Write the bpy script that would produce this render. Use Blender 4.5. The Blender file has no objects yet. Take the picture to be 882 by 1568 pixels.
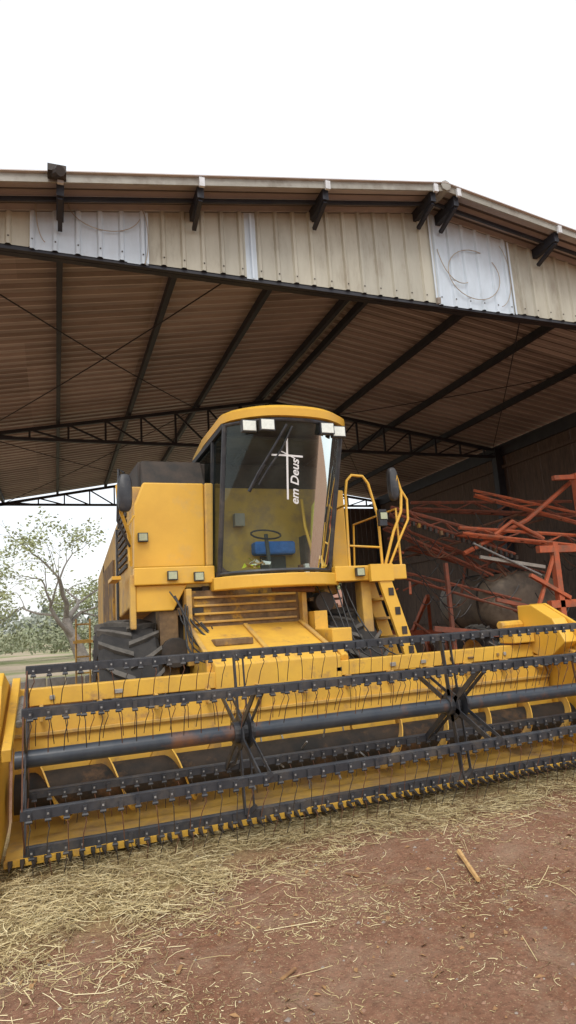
import bpy, math, random
from mathutils import Vector, Matrix, noise
random.seed(7)
R=math.radians
sc=bpy.context.scene
sc.view_settings.view_transform='Standard'
sc.view_settings.look='None'
sc.view_settings.exposure=0

# ------------------------------------------------------------ materials
def mat(name,c1,c2=None,scale=6,rough=.6,bump=.0,metal=0,detail=6,c3=None,s3=1.2,t3=(.5,.65),bscale=None,stretch=None,spec=.5):
    m=bpy.data.materials.new(name); m.use_nodes=True
    nt=m.node_tree; N=nt.nodes; L=nt.links
    p=N['Principled BSDF']
    p.inputs['Roughness'].default_value=rough
    p.inputs['Metallic'].default_value=metal
    p.inputs['Specular IOR Level'].default_value=spec
    if c2 is None: c2=tuple(x*.8 for x in c1)
    tc=N.new('ShaderNodeTexCoord')
    src=tc.outputs['Object']
    if stretch:
        mp=N.new('ShaderNodeMapping'); mp.inputs['Scale'].default_value=stretch
        L.new(src,mp.inputs[0]); src=mp.outputs[0]
    n=N.new('ShaderNodeTexNoise'); n.inputs['Scale'].default_value=scale; n.inputs['Detail'].default_value=detail; n.inputs['Roughness'].default_value=.65
    L.new(src,n.inputs['Vector'])
    r=N.new('ShaderNodeValToRGB'); r.color_ramp.elements[0].position=.38; r.color_ramp.elements[1].position=.64
    r.color_ramp.elements[0].color=(*c1,1); r.color_ramp.elements[1].color=(*c2,1)
    L.new(n.outputs['Fac'],r.inputs[0]); out=r.outputs[0]
    if c3:
        n3=N.new('ShaderNodeTexNoise'); n3.inputs['Scale'].default_value=s3; n3.inputs['Detail'].default_value=8; n3.inputs['Roughness'].default_value=.7
        L.new(src,n3.inputs['Vector'])
        r3=N.new('ShaderNodeValToRGB'); r3.color_ramp.elements[0].position=t3[0]; r3.color_ramp.elements[1].position=t3[1]
        r3.color_ramp.elements[0].color=(0,0,0,1); r3.color_ramp.elements[1].color=(1,1,1,1)
        L.new(n3.outputs['Fac'],r3.inputs[0])
        mx=N.new('ShaderNodeMixRGB'); mx.inputs[2].default_value=(*c3,1)
        L.new(r3.outputs[0],mx.inputs[0]); L.new(out,mx.inputs[1]); out=mx.outputs[0]
    L.new(out,p.inputs['Base Color'])
    if bump:
        b=N.new('ShaderNodeBump'); b.inputs['Strength'].default_value=bump; b.inputs['Distance'].default_value=.02
        nb=N.new('ShaderNodeTexNoise'); nb.inputs['Scale'].default_value=bscale or scale*3; nb.inputs['Detail'].default_value=8
        L.new(src,nb.inputs['Vector']); L.new(nb.outputs['Fac'],b.inputs['Height']); L.new(b.outputs[0],p.inputs['Normal'])
    return m

YEL=mat('yellow_paint',(.79,.455,.055),(.73,.41,.05),3,.42,.03,c3=(.55,.37,.15),s3=1.6,t3=(.54,.82))
YELD=mat('dusty_yellow',(.64,.39,.08),(.54,.33,.09),5,.65,.12,c3=(.32,.21,.12),s3=2.5,t3=(.48,.72))
YELW=mat('worn_yellow',(.76,.45,.06),(.66,.38,.06),4,.55,.08,c3=(.36,.20,.09),s3=5,t3=(.55,.72))
BRN=mat('dusty_metal',(.24,.15,.07),(.12,.075,.04),7,.8,.3,c3=(.45,.25,.03),s3=3,t3=(.52,.62))
BLK=mat('black_paint',(.022,.024,.030),(.04,.042,.048),8,.45,.1,c3=(.12,.10,.08),s3=5,t3=(.50,.8))
RUB=mat('tire_rubber',(.022,.021,.021),(.04,.037,.034),6,.85,.2)
RUBL=mat('tire_lug',(.13,.12,.105),(.07,.065,.058),8,.85,.2)
DARK=mat('dark_metal',(.03,.027,.024),(.06,.045,.035),6,.7,.2)
AUG=mat('auger_drum_paint',(.022,.020,.018),(.05,.036,.026),5,.75,.2,c3=(.14,.075,.035),s3=3,t3=(.52,.7),spec=.25)
RUST=mat('rusty_iron',(.16,.07,.035),(.09,.04,.025),12,.8,.2)
RRED=mat('weathered_orange',(.30,.085,.045),(.18,.065,.04),7,.75,.2,c3=(.12,.07,.05),s3=5,t3=(.5,.7))
TUBE=mat('reel_tube_paint',(.030,.040,.055),(.055,.062,.072),6,.33,.05,c3=(.17,.08,.045),s3=1.7,t3=(.54,.66))
BOLT=mat('bolt_zinc',(.34,.34,.33),(.16,.15,.14),30,.5,metal=.3)
LENS=mat('lamp_lens',(.85,.88,.80),(.72,.76,.70),40,.15)
LENS2=mat('small_lamp_lens',(.48,.50,.32),(.38,.42,.28),40,.2)
WHITE=mat('white_vinyl',(.85,.85,.85),(.8,.8,.8),10,.5)
BLUE=mat('seat_fabric',(.06,.22,.66),(.04,.16,.50),12,.9,.2)
CABIN=mat('cab_trim',(.085,.095,.092),(.05,.056,.055),4,.8)
CLOTH=mat('vest_fabric',(.75,.78,.06),(.60,.65,.05),8,.8,.2)
STEEL=mat('shed_steel',(.016,.018,.028),(.03,.031,.038),3,.6,.05)
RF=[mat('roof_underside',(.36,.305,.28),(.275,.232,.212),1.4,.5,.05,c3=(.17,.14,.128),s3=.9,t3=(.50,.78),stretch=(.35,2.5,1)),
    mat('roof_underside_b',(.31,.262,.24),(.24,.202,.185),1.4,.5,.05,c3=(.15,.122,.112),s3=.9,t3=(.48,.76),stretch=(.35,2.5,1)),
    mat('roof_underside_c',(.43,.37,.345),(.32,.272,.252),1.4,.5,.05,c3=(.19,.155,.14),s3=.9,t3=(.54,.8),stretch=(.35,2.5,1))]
RFD=mat('roof_recess_shade',(.105,.085,.078),(.075,.062,.056),1.4,.6,stretch=(.35,2.5,1))  # shade of the rib recesses painted in as a darker sheet colour
RFL=mat('rib_highlight_and_trim',(.60,.54,.51),(.44,.39,.365),1.8,.45,stretch=(.35,2.5,1))  # highlight painted along each rib as a pale strip; also plain verge strip
BEIGE=mat('beige_sheet',(.50,.485,.40),(.42,.40,.32),2.2,.5,.03,c3=(.30,.26,.20),s3=2.2,t3=(.55,.8),stretch=(2,1,.5))
BEIGE2=mat('beige_sheet_b',(.44,.43,.36),(.37,.355,.29),2.2,.5,.03,c3=(.28,.24,.18),s3=2.2,t3=(.52,.8),stretch=(2,1,.5))
WSHEET=mat('white_sheet',(.60,.69,.78),(.52,.60,.67),2.5,.5,.03,c3=(.40,.38,.35),s3=2.0,t3=(.60,.82),stretch=(2,1,.6))
ORG=mat('orange_paint',(.56,.135,.05),(.42,.10,.045),5,.6,.1,c3=(.22,.11,.07),s3=4,t3=(.48,.68))
TANK=mat('tank_plastic',(.20,.155,.11),(.13,.105,.08),3,.6,.05,c3=(.07,.055,.045),s3=1.5,t3=(.5,.7))
WOOD=mat('plank_wood',(.13,.09,.068),(.07,.052,.044),5,.9,.4,stretch=(6,6,.6))
STK=mat('stick_wood',(.66,.42,.18),(.50,.29,.11),20,.8,.3)
HOSE=mat('hose_rubber',(.018,.018,.018),(.03,.03,.03),10,.5)
CONC=mat('concrete',(.36,.33,.29),(.26,.24,.21),5,.9,.2)

def glassmat(name,tint,film=(.02,.12),ior=1.5):
    m=bpy.data.materials.new(name); m.use_nodes=True; nt=m.node_tree; N=nt.nodes; L=nt.links
    N.remove(N['Principled BSDF'])
    t=N.new('ShaderNodeBsdfTransparent'); t.inputs[0].default_value=(*tint,1)
    g=N.new('ShaderNodeBsdfGlossy'); g.inputs['Roughness'].default_value=.03; g.inputs[0].default_value=(.85,.95,.95,1)
    f=N.new('ShaderNodeFresnel'); f.inputs[0].default_value=ior
    d=N.new('ShaderNodeBsdfDiffuse'); d.inputs[0].default_value=(.26,.30,.28,1)
    mx=N.new('ShaderNodeMixShader'); L.new(f.outputs[0],mx.inputs[0]); L.new(t.outputs[0],mx.inputs[1]); L.new(g.outputs[0],mx.inputs[2])
    tc=N.new('ShaderNodeTexCoord'); n=N.new('ShaderNodeTexNoise'); n.inputs['Scale'].default_value=2.2; n.inputs['Detail'].default_value=8
    L.new(tc.outputs['Object'],n.inputs['Vector'])
    r=N.new('ShaderNodeMapRange'); r.inputs[1].default_value=.42; r.inputs[2].default_value=.72; r.inputs[3].default_value=film[0]; r.inputs[4].default_value=film[1]
    L.new(n.outputs['Fac'],r.inputs[0])
    m2=N.new('ShaderNodeMixShader'); L.new(r.outputs[0],m2.inputs[0]); L.new(mx.outputs[0],m2.inputs[1]); L.new(d.outputs[0],m2.inputs[2])
    L.new(m2.outputs[0],N['Material Output'].inputs[0])
    return m
GLASS=glassmat('tinted_glass',(.72,.80,.77),(.01,.10),1.45)
GLASS2=glassmat('side_glass',(.30,.36,.36),(.01,.05),1.12)
GLASS3=glassmat('rear_glass',(.10,.13,.13),(.01,.05),1.2)

# ------------------------------------------------------------ mesh builder
class MB:
    def __init__(s): s.v=[]; s.f=[]; s.m=[]; s.mats=[]
    def mi(s,m):
        if m not in s.mats: s.mats.append(m)
        return s.mats.index(m)
    def add(s,vs,fs,m):
        o=len(s.v); s.v+= [tuple(v) for v in vs]; i=s.mi(m)
        for f in fs: s.f.append([o+k for k in f]); s.m.append(i)
    def box(s,x0,x1,y0,y1,z0,z1,m):
        vs=[(x0,y0,z0),(x1,y0,z0),(x1,y1,z0),(x0,y1,z0),(x0,y0,z1),(x1,y0,z1),(x1,y1,z1),(x0,y1,z1)]
        s.add(vs,[(0,3,2,1),(4,5,6,7),(0,1,5,4),(1,2,6,5),(2,3,7,6),(3,0,4,7)],m)
    def beam(s,p,q,w,h,m,up=(0,0,1)):
        p=Vector(p);q=Vector(q);d=(q-p).normalized();u=Vector(up)
        if abs(d.dot(u))>.98: u=Vector((0,1,0))
        a=d.cross(u).normalized(); b=a.cross(d).normalized()
        vs=[]
        for c in (p,q):
            for (i,j) in ((-1,-1),(1,-1),(1,1),(-1,1)): vs.append(c+a*i*w/2+b*j*h/2)
        s.add(vs,[(3,2,1,0),(4,5,6,7),(0,1,5,4),(1,2,6,5),(2,3,7,6),(3,0,4,7)],m)
    def tube(s,pts,r,m,n=8,cap=True):
        pts=[Vector(p) for p in pts]
        rs=r if isinstance(r,(list,tuple)) else [r]*len(pts)
        vs=[];fs=[]; prev=None
        for i,p in enumerate(pts):
            if i==0: d=pts[1]-p
            elif i==len(pts)-1: d=p-pts[i-1]
            else: d=(pts[i+1]-pts[i-1])
            d.normalize()
            if prev is None:
                u=Vector((0,0,1)) if abs(d.z)<.9 else Vector((1,0,0))
                a=d.cross(u).normalized()
            else:
                a=(prev-d*prev.dot(d)); 
                a=a.normalized() if a.length>1e-5 else d.orthogonal().normalized()
            prev=a; b=d.cross(a)
            for k in range(n):
                t=2*math.pi*k/n; vs.append(p+(a*math.cos(t)+b*math.sin(t))*rs[i])
        for i in range(len(pts)-1):
            for k in range(n):
                k2=(k+1)%n; fs.append((i*n+k,i*n+k2,(i+1)*n+k2,(i+1)*n+k))
        if cap:
            fs.append(tuple(range(n))[::-1]); fs.append(tuple((len(pts)-1)*n+k for k in range(n)))
        s.add(vs,fs,m)
    def prism_x(s,poly,x0,x1,m):
        n=len(poly); vs=[(x0,y,z) for y,z in poly]+[(x1,y,z) for y,z in poly]
        fs=[tuple(range(n)),tuple(range(2*n-1,n-1,-1))]
        for i in range(n): j=(i+1)%n; fs.append((i,i+n,j+n,j))
        s.add(vs,fs,m)
    def prism_y(s,poly,y0,y1,m):
        n=len(poly); vs=[(x,y0,z) for x,z in poly]+[(x,y1,z) for x,z in poly]
        fs=[tuple(range(n)),tuple(range(2*n-1,n-1,-1))]
        for i in range(n): j=(i+1)%n; fs.append((i,i+n,j+n,j))
        s.add(vs,fs,m)
    def loft(s,rings,m,capb=True,capt=True):
        n=len(rings[0]); vs=[v for r in rings for v in r]; fs=[]
        for i in range(len(rings)-1):
            for k in range(n):
                k2=(k+1)%n; fs.append((i*n+k,i*n+k2,(i+1)*n+k2,(i+1)*n+k))
        if capb: fs.append(tuple(range(n))[::-1])
        if capt: fs.append(tuple((len(rings)-1)*n+k for k in range(n)))
        s.add(vs,fs,m)
    def grid(s,fn,nu,nv,m):
        vs=[fn(i/nu,j/nv) for j in range(nv+1) for i in range(nu+1)]
        fs=[(j*(nu+1)+i,j*(nu+1)+i+1,(j+1)*(nu+1)+i+1,(j+1)*(nu+1)+i) for j in range(nv) for i in range(nu)]
        s.add(vs,fs,m)
    def obj(s,name,parent=None,smooth=None,bevel=0):
        me=bpy.data.meshes.new(name); me.from_pydata(s.v,[],s.f)
        for m in s.mats: me.materials.append(m)
        me.polygons.foreach_set('material_index',s.m); me.update()
        import bmesh
        bm=bmesh.new(); bm.from_mesh(me); bmesh.ops.recalc_face_normals(bm,faces=bm.faces); bm.to_mesh(me); bm.free()
        ob=bpy.data.objects.new(name,me); sc.collection.objects.link(ob)
        if parent: ob.parent=parent
        if bevel:
            b=ob.modifiers.new('bevel','BEVEL'); b.width=bevel; b.segments=2; b.limit_method='ANGLE'; b.angle_limit=R(50)
        if smooth:
            me.shade_smooth()
            me.set_sharp_from_angle(angle=R(smooth))
        return ob
def empty(name):
    e=bpy.data.objects.new(name,None); sc.collection.objects.link(e); return e

# ------------------------------------------------------------ camera (height 1.6 m, pitched up, slight roll)
cam=bpy.data.cameras.new('camera'); co=bpy.data.objects.new('camera',cam); sc.collection.objects.link(co)
cam.sensor_fit='VERTICAL'; cam.sensor_height=36; cam.lens=953/1568*36; cam.clip_end=3000; cam.clip_start=.05
fw=Vector((.3490,.9210,.1731)).normalized(); rt=Vector((.9371,-.3431,-.0641)); rt=(rt-fw*rt.dot(fw)).normalized(); up=rt.cross(fw)
M=Matrix((( rt.x,up.x,-fw.x,0),(rt.y,up.y,-fw.y,0),(rt.z,up.z,-fw.z,1.6),(0,0,0,1)))
co.matrix_world=M
sc.camera=co

# ------------------------------------------------------------ world + sun
w=bpy.data.worlds.new('World'); sc.world=w; w.use_nodes=True
N=w.node_tree.nodes; L=w.node_tree.links; bg=N['Background']
sky=N.new('ShaderNodeTexSky'); sky.sky_type='NISHITA'; sky.sun_disc=False
sun_el=R(52); sun_az=R(200)
sky.sun_elevation=sun_el; sky.sun_rotation=sun_az; sky.dust_density=4; sky.air_density=1.2
L.new(sky.outputs[0],bg.inputs[0]); bg.inputs[1].default_value=.05
bg2=N.new('ShaderNodeBackground'); bg2.inputs[0].default_value=(.965,.985,1,1); bg2.inputs[1].default_value=1.02
ad=N.new('ShaderNodeAddShader'); L.new(bg.outputs[0],ad.inputs[0]); L.new(bg2.outputs[0],ad.inputs[1]); L.new(ad.outputs[0],N['World Output'].inputs[0])
sl=bpy.data.lights.new('sun','SUN'); sl.energy=1.3; sl.angle=R(20); sl.color=(1,.96,.90)
so=bpy.data.objects.new('sun',sl); sc.collection.objects.link(so)
dv=Vector((math.sin(sun_az)*math.cos(sun_el),math.cos(sun_az)*math.cos(sun_el),math.sin(sun_el)))
so.rotation_euler=dv.to_track_quat('Z','Y').to_euler()

# ------------------------------------------------------------ ground
def yb(x):
    K=((-9,3.6),(.35,3.66),(.75,3.98),(1.3,4.34),(2.0,4.42),(4.2,4.50),(9,4.6)); b=4.6
    for (x0,y0),(x1,y1) in zip(K,K[1:]):
        if x0<=x<x1: b=y0+(y1-y0)*(x-x0)/(x1-x0)
    return b+.16*noise.noise(Vector((x*1.9,3,0)))+.07*noise.noise(Vector((x*6,1,0)))
def gz(x,y):
    z=.018*noise.noise(Vector((x*.9,y*.9,0)))+.014*noise.noise(Vector((x*4,y*4,2)))+.008*noise.noise(Vector((x*13,y*13,5)))
    if -2<x<6.5 and y<5.6:
        t=max(0,min(1,(y-yb(x))/.7)); z+= .05*t*(1+.5*noise.noise(Vector((x*3,y*3,9))))
    d=math.hypot(x-1,y-3)
    return z*max(0,1-d/30)
def axis(a,b,st,far):
    r=[a]; 
    while r[-1]<b: r.append(r[-1]+st)
    s=st; hi=[];x=r[-1]
    while x<far: s*=1.35; x+=s; hi.append(x)
    s=st; lo=[];x=a
    while x>-far: s*=1.35; x-=s; lo.append(x)
    return lo[::-1]+r+hi
xs=axis(-1.5,5.5,.035,900); ys=axis(1.6,6,.035,900)
g=MB()
gm=bpy.data.materials.new('ground_dirt'); gm.use_nodes=True
nt=gm.node_tree; N=nt.nodes; L=nt.links; p=N['Principled BSDF']; p.inputs['Roughness'].default_value=.95; p.inputs['Specular IOR Level'].default_value=.1
ge=N.new('ShaderNodeNewGeometry')
def nz(sc_,det=8,ro=.65,v=None):
    n=N.new('ShaderNodeTexNoise'); n.inputs['Scale'].default_value=sc_; n.inputs['Detail'].default_value=det; n.inputs['Roughness'].default_value=ro; L.new(v or ge.outputs['Position'],n.inputs['Vector']); return n.outputs['Fac']
def rp(f,a,b,ca,cb):
    r=N.new('ShaderNodeValToRGB'); r.color_ramp.elements[0].position=a; r.color_ramp.elements[1].position=b
    r.color_ramp.elements[0].color=(*ca,1); r.color_ramp.elements[1].color=(*cb,1); L.new(f,r.inputs[0]); return r.outputs[0]
def mix(f,a,b,mode='MIX'):
    m=N.new('ShaderNodeMixRGB'); m.blend_type=mode
    if isinstance(f,float): m.inputs[0].default_value=f
    else: L.new(f,m.inputs[0])
    for s_,v in ((1,a),(2,b)):
        if isinstance(v,tuple): m.inputs[s_].default_value=(*v,1)
        else: L.new(v,m.inputs[s_])
    return m.outputs[0]
base=rp(nz(1.1),.35,.68,(.245,.118,.072),(.325,.185,.125))
fine=rp(nz(26,10,.78),.33,.7,(.64,.64,.64),(1.3,1.27,1.22))
col=mix(1.0,base,fine,'MULTIPLY')
col=mix(rp(nz(2.6,9,.75),.48,.66,(0,0,0),(.75,.75,.75)),col,(.35,.235,.16))
spk=rp(nz(85,4,.6),.58,.67,(0,0,0),(.8,.8,.8)); col=mix(spk,col,(.46,.35,.20))
spk2=rp(nz(60,4,.6,None),.32,.39,(.65,.65,.65),(0,0,0)); col=mix(spk2,col,(.10,.06,.04))
at=N.new('ShaderNodeAttribute'); at.attribute_name='straw'
st=mix(rp(nz(45,8,.7),.35,.65,(0,0,0),(1,1,1)),(.27,.19,.09),(.58,.47,.23))
ms=N.new('ShaderNodeMath'); ms.operation='MULTIPLY_ADD'; L.new(nz(9,8,.7),ms.inputs[0]); ms.inputs[1].default_value=1.8; ms.inputs[2].default_value=-1.05
m2=N.new('ShaderNodeMath'); m2.operation='ADD'; m2.use_clamp=True; L.new(ms.outputs[0],m2.inputs[0]); L.new(at.outputs['Fac'],m2.inputs[1])
m3=N.new('ShaderNodeMath'); m3.operation='MULTIPLY'; m3.use_clamp=True; L.new(m2.outputs[0],m3.inputs[0]); L.new(at.outputs['Fac'],m3.inputs[1])
col=mix(m3.outputs[0],col,st)
sep=N.new('ShaderNodeSeparateXYZ'); L.new(ge.outputs['Position'],sep.inputs[0])
mr=N.new('ShaderNodeMapRange'); mr.inputs[1].default_value=14; mr.inputs[2].default_value=30; L.new(sep.outputs[1],mr.inputs[0])
far=rp(nz(.14,6),.42,.60,(.42,.34,.25),(.22,.24,.11))
col=mix(mr.outputs[0],col,far)
L.new(col,p.inputs['Base Color'])
bp=N.new('ShaderNodeBump'); bp.inputs['Strength'].default_value=.9; bp.inputs['Distance'].default_value=.025
L.new(nz(22,10,.72),bp.inputs['Height']); L.new(bp.outputs[0],p.inputs['Normal'])
nx=len(xs)
g.add([(x,y,gz(x,y)) for y in ys for x in xs],[(j*nx+i,j*nx+i+1,(j+1)*nx+i+1,(j+1)*nx+i) for j in range(len(ys)-1) for i in range(nx-1)],gm)
go=g.obj('ground',smooth=80)
a=go.data.attributes.new('straw','FLOAT','POINT')
vals=[]
for v in go.data.vertices:
    x,y,_=v.co; s=0
    if -6<x<7:
        s=max(0,min(1,(y-yb(x)+.10)/.5))*max(0,min(1,(7.5-y)/1.5))
    vals.append(s)
a.data.foreach_set('value',vals)

# ------------------------------------------------------------ straw
strm=bpy.data.materials.new('straw'); strm.use_nodes=True
N=strm.node_tree.nodes; L=strm.node_tree.links; p=N['Principled BSDF']; p.inputs['Roughness'].default_value=.75
at=N.new('ShaderNodeAttribute'); at.attribute_name='tone'
r=N.new('ShaderNodeValToRGB'); r.color_ramp.elements[0].color=(.20,.13,.065,1); r.color_ramp.elements[1].color=(.80,.69,.42,1)
e=r.color_ramp.elements.new(.5); e.color=(.58,.46,.22,1)
L.new(at.outputs['Fac'],r.inputs[0]); L.new(r.outputs[0],p.inputs['Base Color'])
def straw(name,pts,lmin,lmax,wmin,wmax,lift,tmax=1):
    v=[];f=[];tone=[]
    for (x,y,h) in pts:
        l=lmin+(lmax-lmin)*random.random()**1.8; wd=random.uniform(wmin,wmax); t=random.uniform(0,math.pi*2)
        el=random.gauss(0,lift); bend=random.gauss(0,.12)
        z0=gz(x,y)+h+.003
        dx,dy=math.cos(t),math.sin(t); px,py=-dy,dx
        o=len(v); tn=random.random()*tmax
        for k in range(4):
            s=(k/3-.5)*l; b=bend*l*(1-(2*k/3-1)**2)
            cx=x+dx*s+px*b; cy=y+dy*s+py*b; cz=max(gz(cx,cy)+.002,z0+s*math.sin(el)+.01*l)
            v.append((cx+px*wd/2,cy+py*wd/2,cz)); v.append((cx-px*wd/2,cy-py*wd/2,cz+wd*.4)); tone+= [tn,tn]
        for k in range(3): f.append((o+2*k,o+2*k+1,o+2*k+3,o+2*k+2))
    me=bpy.data.meshes.new(name); me.from_pydata(v,[],f); me.materials.append(strm)
    at=me.attributes.new('tone','FLOAT','POINT'); at.data.foreach_set('value',tone)
    ob=bpy.data.objects.new(name,me); sc.collection.objects.link(ob); return ob
pts=[]
while len(pts)<36000:
    x=random.uniform(-1.2,6); y=random.uniform(3.1,5.3)
    d=(y-yb(x)); pr=1/(1+math.exp(-(d-.05)/.13))
    pr*= .50+1.3*noise.noise(Vector((x*3,y*3,1)))+.2
    if x<1.0 and d>-.3: pr=max(pr,.06)
    if random.random()<pr: pts.append((x,y,random.random()**2*.045*(d>0)))
straw('straw_litter',pts,.03,.20,.0018,.0040,.11)
pts=[]
while len(pts)<19000:
    x=random.uniform(-1.2,4.8); y=random.uniform(1.7,4.7)
    if random.random()<.28+1.0*noise.noise(Vector((x*1.6,y*1.6,4)))+.35*noise.noise(Vector((x*6,y*6,4))): pts.append((x,y,0))
straw('straw_scraps',pts,.006,.060,.0012,.0034,.04)
pts=[(random.uniform(-1.2,4.2),random.uniform(2.4,4.5),0) for _ in range(130)]
straw('straw_stalks',pts,.10,.36,.002,.0038,.02)
c=MB()
CL=mat('clod_earth',(.24,.115,.07),(.34,.21,.14),8,.95,.3)
CL2=mat('pebble',(.36,.30,.25),(.18,.14,.12),8,.9,.3)
LEAF=mat('dry_leaf',(.20,.10,.05),(.42,.24,.10),9,.8)
for _ in range(3200):
    x=random.uniform(-1.2,4.7); y=random.uniform(1.7,4.7); s=random.choice((.003,.004,.005,.007,.012))*random.uniform(.6,1.3); z=gz(x,y)
    vs=[]
    for (i,j,k) in ((1,0,0),(-1,0,0),(0,1,0),(0,-1,0),(0,0,.7),(0,0,-.4)): vs.append((x+i*s*random.uniform(.7,1.3),y+j*s*random.uniform(.7,1.3),z+k*s+.001))
    c.add(vs,[(0,2,4),(2,1,4),(1,3,4),(3,0,4),(2,0,5),(1,2,5),(3,1,5),(0,3,5)],CL if random.random()<.75 else CL2)
c.obj('soil_clods')
c=MB()
for _ in range(480):
    x=random.uniform(-1.2,4.5); y=random.uniform(1.8,4.5); s=random.uniform(.006,.026); t=random.uniform(0,6.3); z=gz(x,y)+.005
    u=Vector((math.cos(t),math.sin(t),random.uniform(-.2,.3))); w_=Vector((-math.sin(t),math.cos(t),random.uniform(-.3,.5)))*.45
    p0=Vector((x,y,z))
    c.add([p0-u*s,p0-w_*s,p0+u*s,p0+w_*s+Vector((0,0,.008))],[(0,1,2,3)],LEAF)
c.obj('fallen_leaves')
c=MB(); z0=gz(2.43,3.6)
c.tube([(2.35,3.42,z0+.016),(2.395,3.55,z0+.022),(2.44,3.66,z0+.020),(2.50,3.82,z0+.026)],[.014,.016,.014,.018],STK,6)
c.obj('wooden_stick',smooth=30)
c=MB()
for (x,y,t,l) in ((1.0,3.02,.5,.10),(1.75,3.9,2.2,.09),(.55,3.3,1.1,.06),(2.9,3.3,.3,.07)):
    z=gz(x,y); dx,dy=math.cos(t)*l/2,math.sin(t)*l/2
    c.beam((x-dx,y-dy,z+.008),(x+dx,y+dy,z+.012),.016,.006,LEAF)
c.obj('wood_chips')

# ------------------------------------------------------------ SHED
shed=empty('farm_shed')
XR=5.13; ZR=7.45; XL=-2.2; XE=12.3; YF=7.0; YE=6.5; YB=22.3
def rz(x): return ZR-(XR-x)*.181 if x<XR else ZR-(x-XR)*.15
b=MB()
y=YE; xsr=[XL-.3,-.5,1.5,3.3,XR,7,9,10.7,XE+.3]; n=len(xsr)
k=0; tone=[0]*n
while y<YB:
    if k%4==0: tone=[random.choice((0,0,1,2)) for _ in range(n)]
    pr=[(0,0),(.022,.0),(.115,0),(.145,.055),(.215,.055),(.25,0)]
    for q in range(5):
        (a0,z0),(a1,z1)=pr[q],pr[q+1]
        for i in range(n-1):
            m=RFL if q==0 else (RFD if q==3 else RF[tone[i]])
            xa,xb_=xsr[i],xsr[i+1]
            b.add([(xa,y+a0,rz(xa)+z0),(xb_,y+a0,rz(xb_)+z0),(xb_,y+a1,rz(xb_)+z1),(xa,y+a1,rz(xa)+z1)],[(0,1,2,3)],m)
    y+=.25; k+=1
b.obj('roof_sheets',shed)
b=MB()
VT=mat('verge_trim',(.36,.35,.31),(.28,.27,.23),4,.6,c3=(.16,.13,.10),s3=3,t3=(.5,.75))
for (x0,x1) in ((XL-.3,XR),(XR,XE+.3)):
    b.beam((x0,YE-.02,rz(x0)+.02),(x1,YE-.02,rz(x1)+.02),.02,.11,VT)
    b.beam((x0,YE-.045,rz(x0)+.075),(x1,YE-.045,rz(x1)+.075),.04,.012,RFL)
    b.beam((x0,YE+.24,rz(x0)-.05),(x1,YE+.24,rz(x1)-.05),.03,.05,STEEL)
b.tube([(XR,YE-.06,ZR+.03),(XR,YB,ZR+.03)],.08,VT,8)
b.obj('verge',shed)
b=MB()
PUR=[-1.65,.04,1.62,3.28,4.95,5.33,7.1,8.8,10.5]
for x in PUR:
    zt=rz(x)-.012
    b.box(x-.04,x+.04,YE+.02,YB,zt-.15,zt,STEEL)
b.obj('purlins',shed)
b=MB(); CAP=mat('purlin_cap',(.70,.73,.76),(.5,.5,.5),9,.5)
for x in PUR[1:]:
    zt=rz(x)-.02
    b.box(x-.03,x+.035,YE-.070,YE-.034,zt-.05,zt+.065,CAP)
    b.beam((x,YE+.05,zt-.15),(x,YF-.05,zt-.28),.05,.05,STEEL)
b.obj('purlin_ends',shed)
b=MB()
FB=5.975
x=XL; P=[]
while x<XE:
    for dx,dy in ((0,0),(.15,0),(.17,-.028),(.205,-.028),(.225,0)): P.append((x+dx,YF+dy))
    x+=.25
for i in range(len(P)-1):
    x0,y0=P[i];x1,y1=P[i+1]; xm=(x0+x1)/2
    bz=BEIGE if int((xm-XL)/1.02)%2 else BEIGE2
    m=WSHEET if (-.27<xm<1.04 or 5.15<xm<6.56 or 2.36<xm<2.40) else bz
    zb=FB+(.012 if m!=WSHEET else -.01)+.006*(int((xm-XL)/1.02)%3)
    b.add([(x0,y0,zb),(x1,y1,zb),(x1,y1,rz(x1)-.03),(x0,y0,rz(x0)-.03)],[(0,1,2,3)],m)
b.obj('gable_sheet',shed)
b=MB()
for xx in (-.27,1.04,2.38,5.15,6.56): b.box(xx-.014,xx+.014,YF-.036,YF-.030,FB-.01,rz(xx)-.06,WSHEET)
b.box(XL,XE,YF+.01,YF+.07,FB-.03,FB+.05,STEEL)
for i in range(58):
    xx=XL+.19+i*.25
    if xx<XE: b.box(xx-.008,xx+.008,YF-.036,YF-.030,FB+.10,FB+.116,DARK)
b.obj('gable_trim',shed)
b=MB(); WIRE=mat('old_cable',(.40,.34,.26),(.33,.27,.21),8,.8)
def arc(cx,cz,rx,rz_,a0,a1,n=26): return [(cx+rx*math.cos(R(a0+(a1-a0)*i/n)),YF-.04,cz+rz_*math.sin(R(a0+(a1-a0)*i/n))) for i in range(n+1)]
b.tube(arc(5.86,6.52,.46,.40,70,400),.006,WIRE,5)
b.tube(arc(5.62,7.1,.40,.75,200,285),.006,WIRE,5)
b.tube(arc(6.25,6.6,.28,.55,-80,60),.005,WIRE,5)
b.tube(arc(.55,6.62,.42,.30,180,345),.005,WIRE,5)
b.tube(arc(-.1,6.5,.12,.45,120,260),.005,WIRE,5)
b.tube(arc(.95,6.3,.10,.4,-60,90),.005,WIRE,5)
b.obj('loose_cable',shed)
b=MB()
b.box(-.09,.10,YE-.20,YE-.05,rz(0)-.03,rz(0)+.05,DARK); b.tube([(-.02,YE-.12,rz(0)+.0),(.04,YE-.24,rz(0)-.05)],.055,DARK,10)
b.tube([(5.11,YF-.12,FB+.03),(5.12,YF-.10,FB-.05)],.035,CONC,8)
b.obj('flood_lamp',shed)
b=MB()
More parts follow.
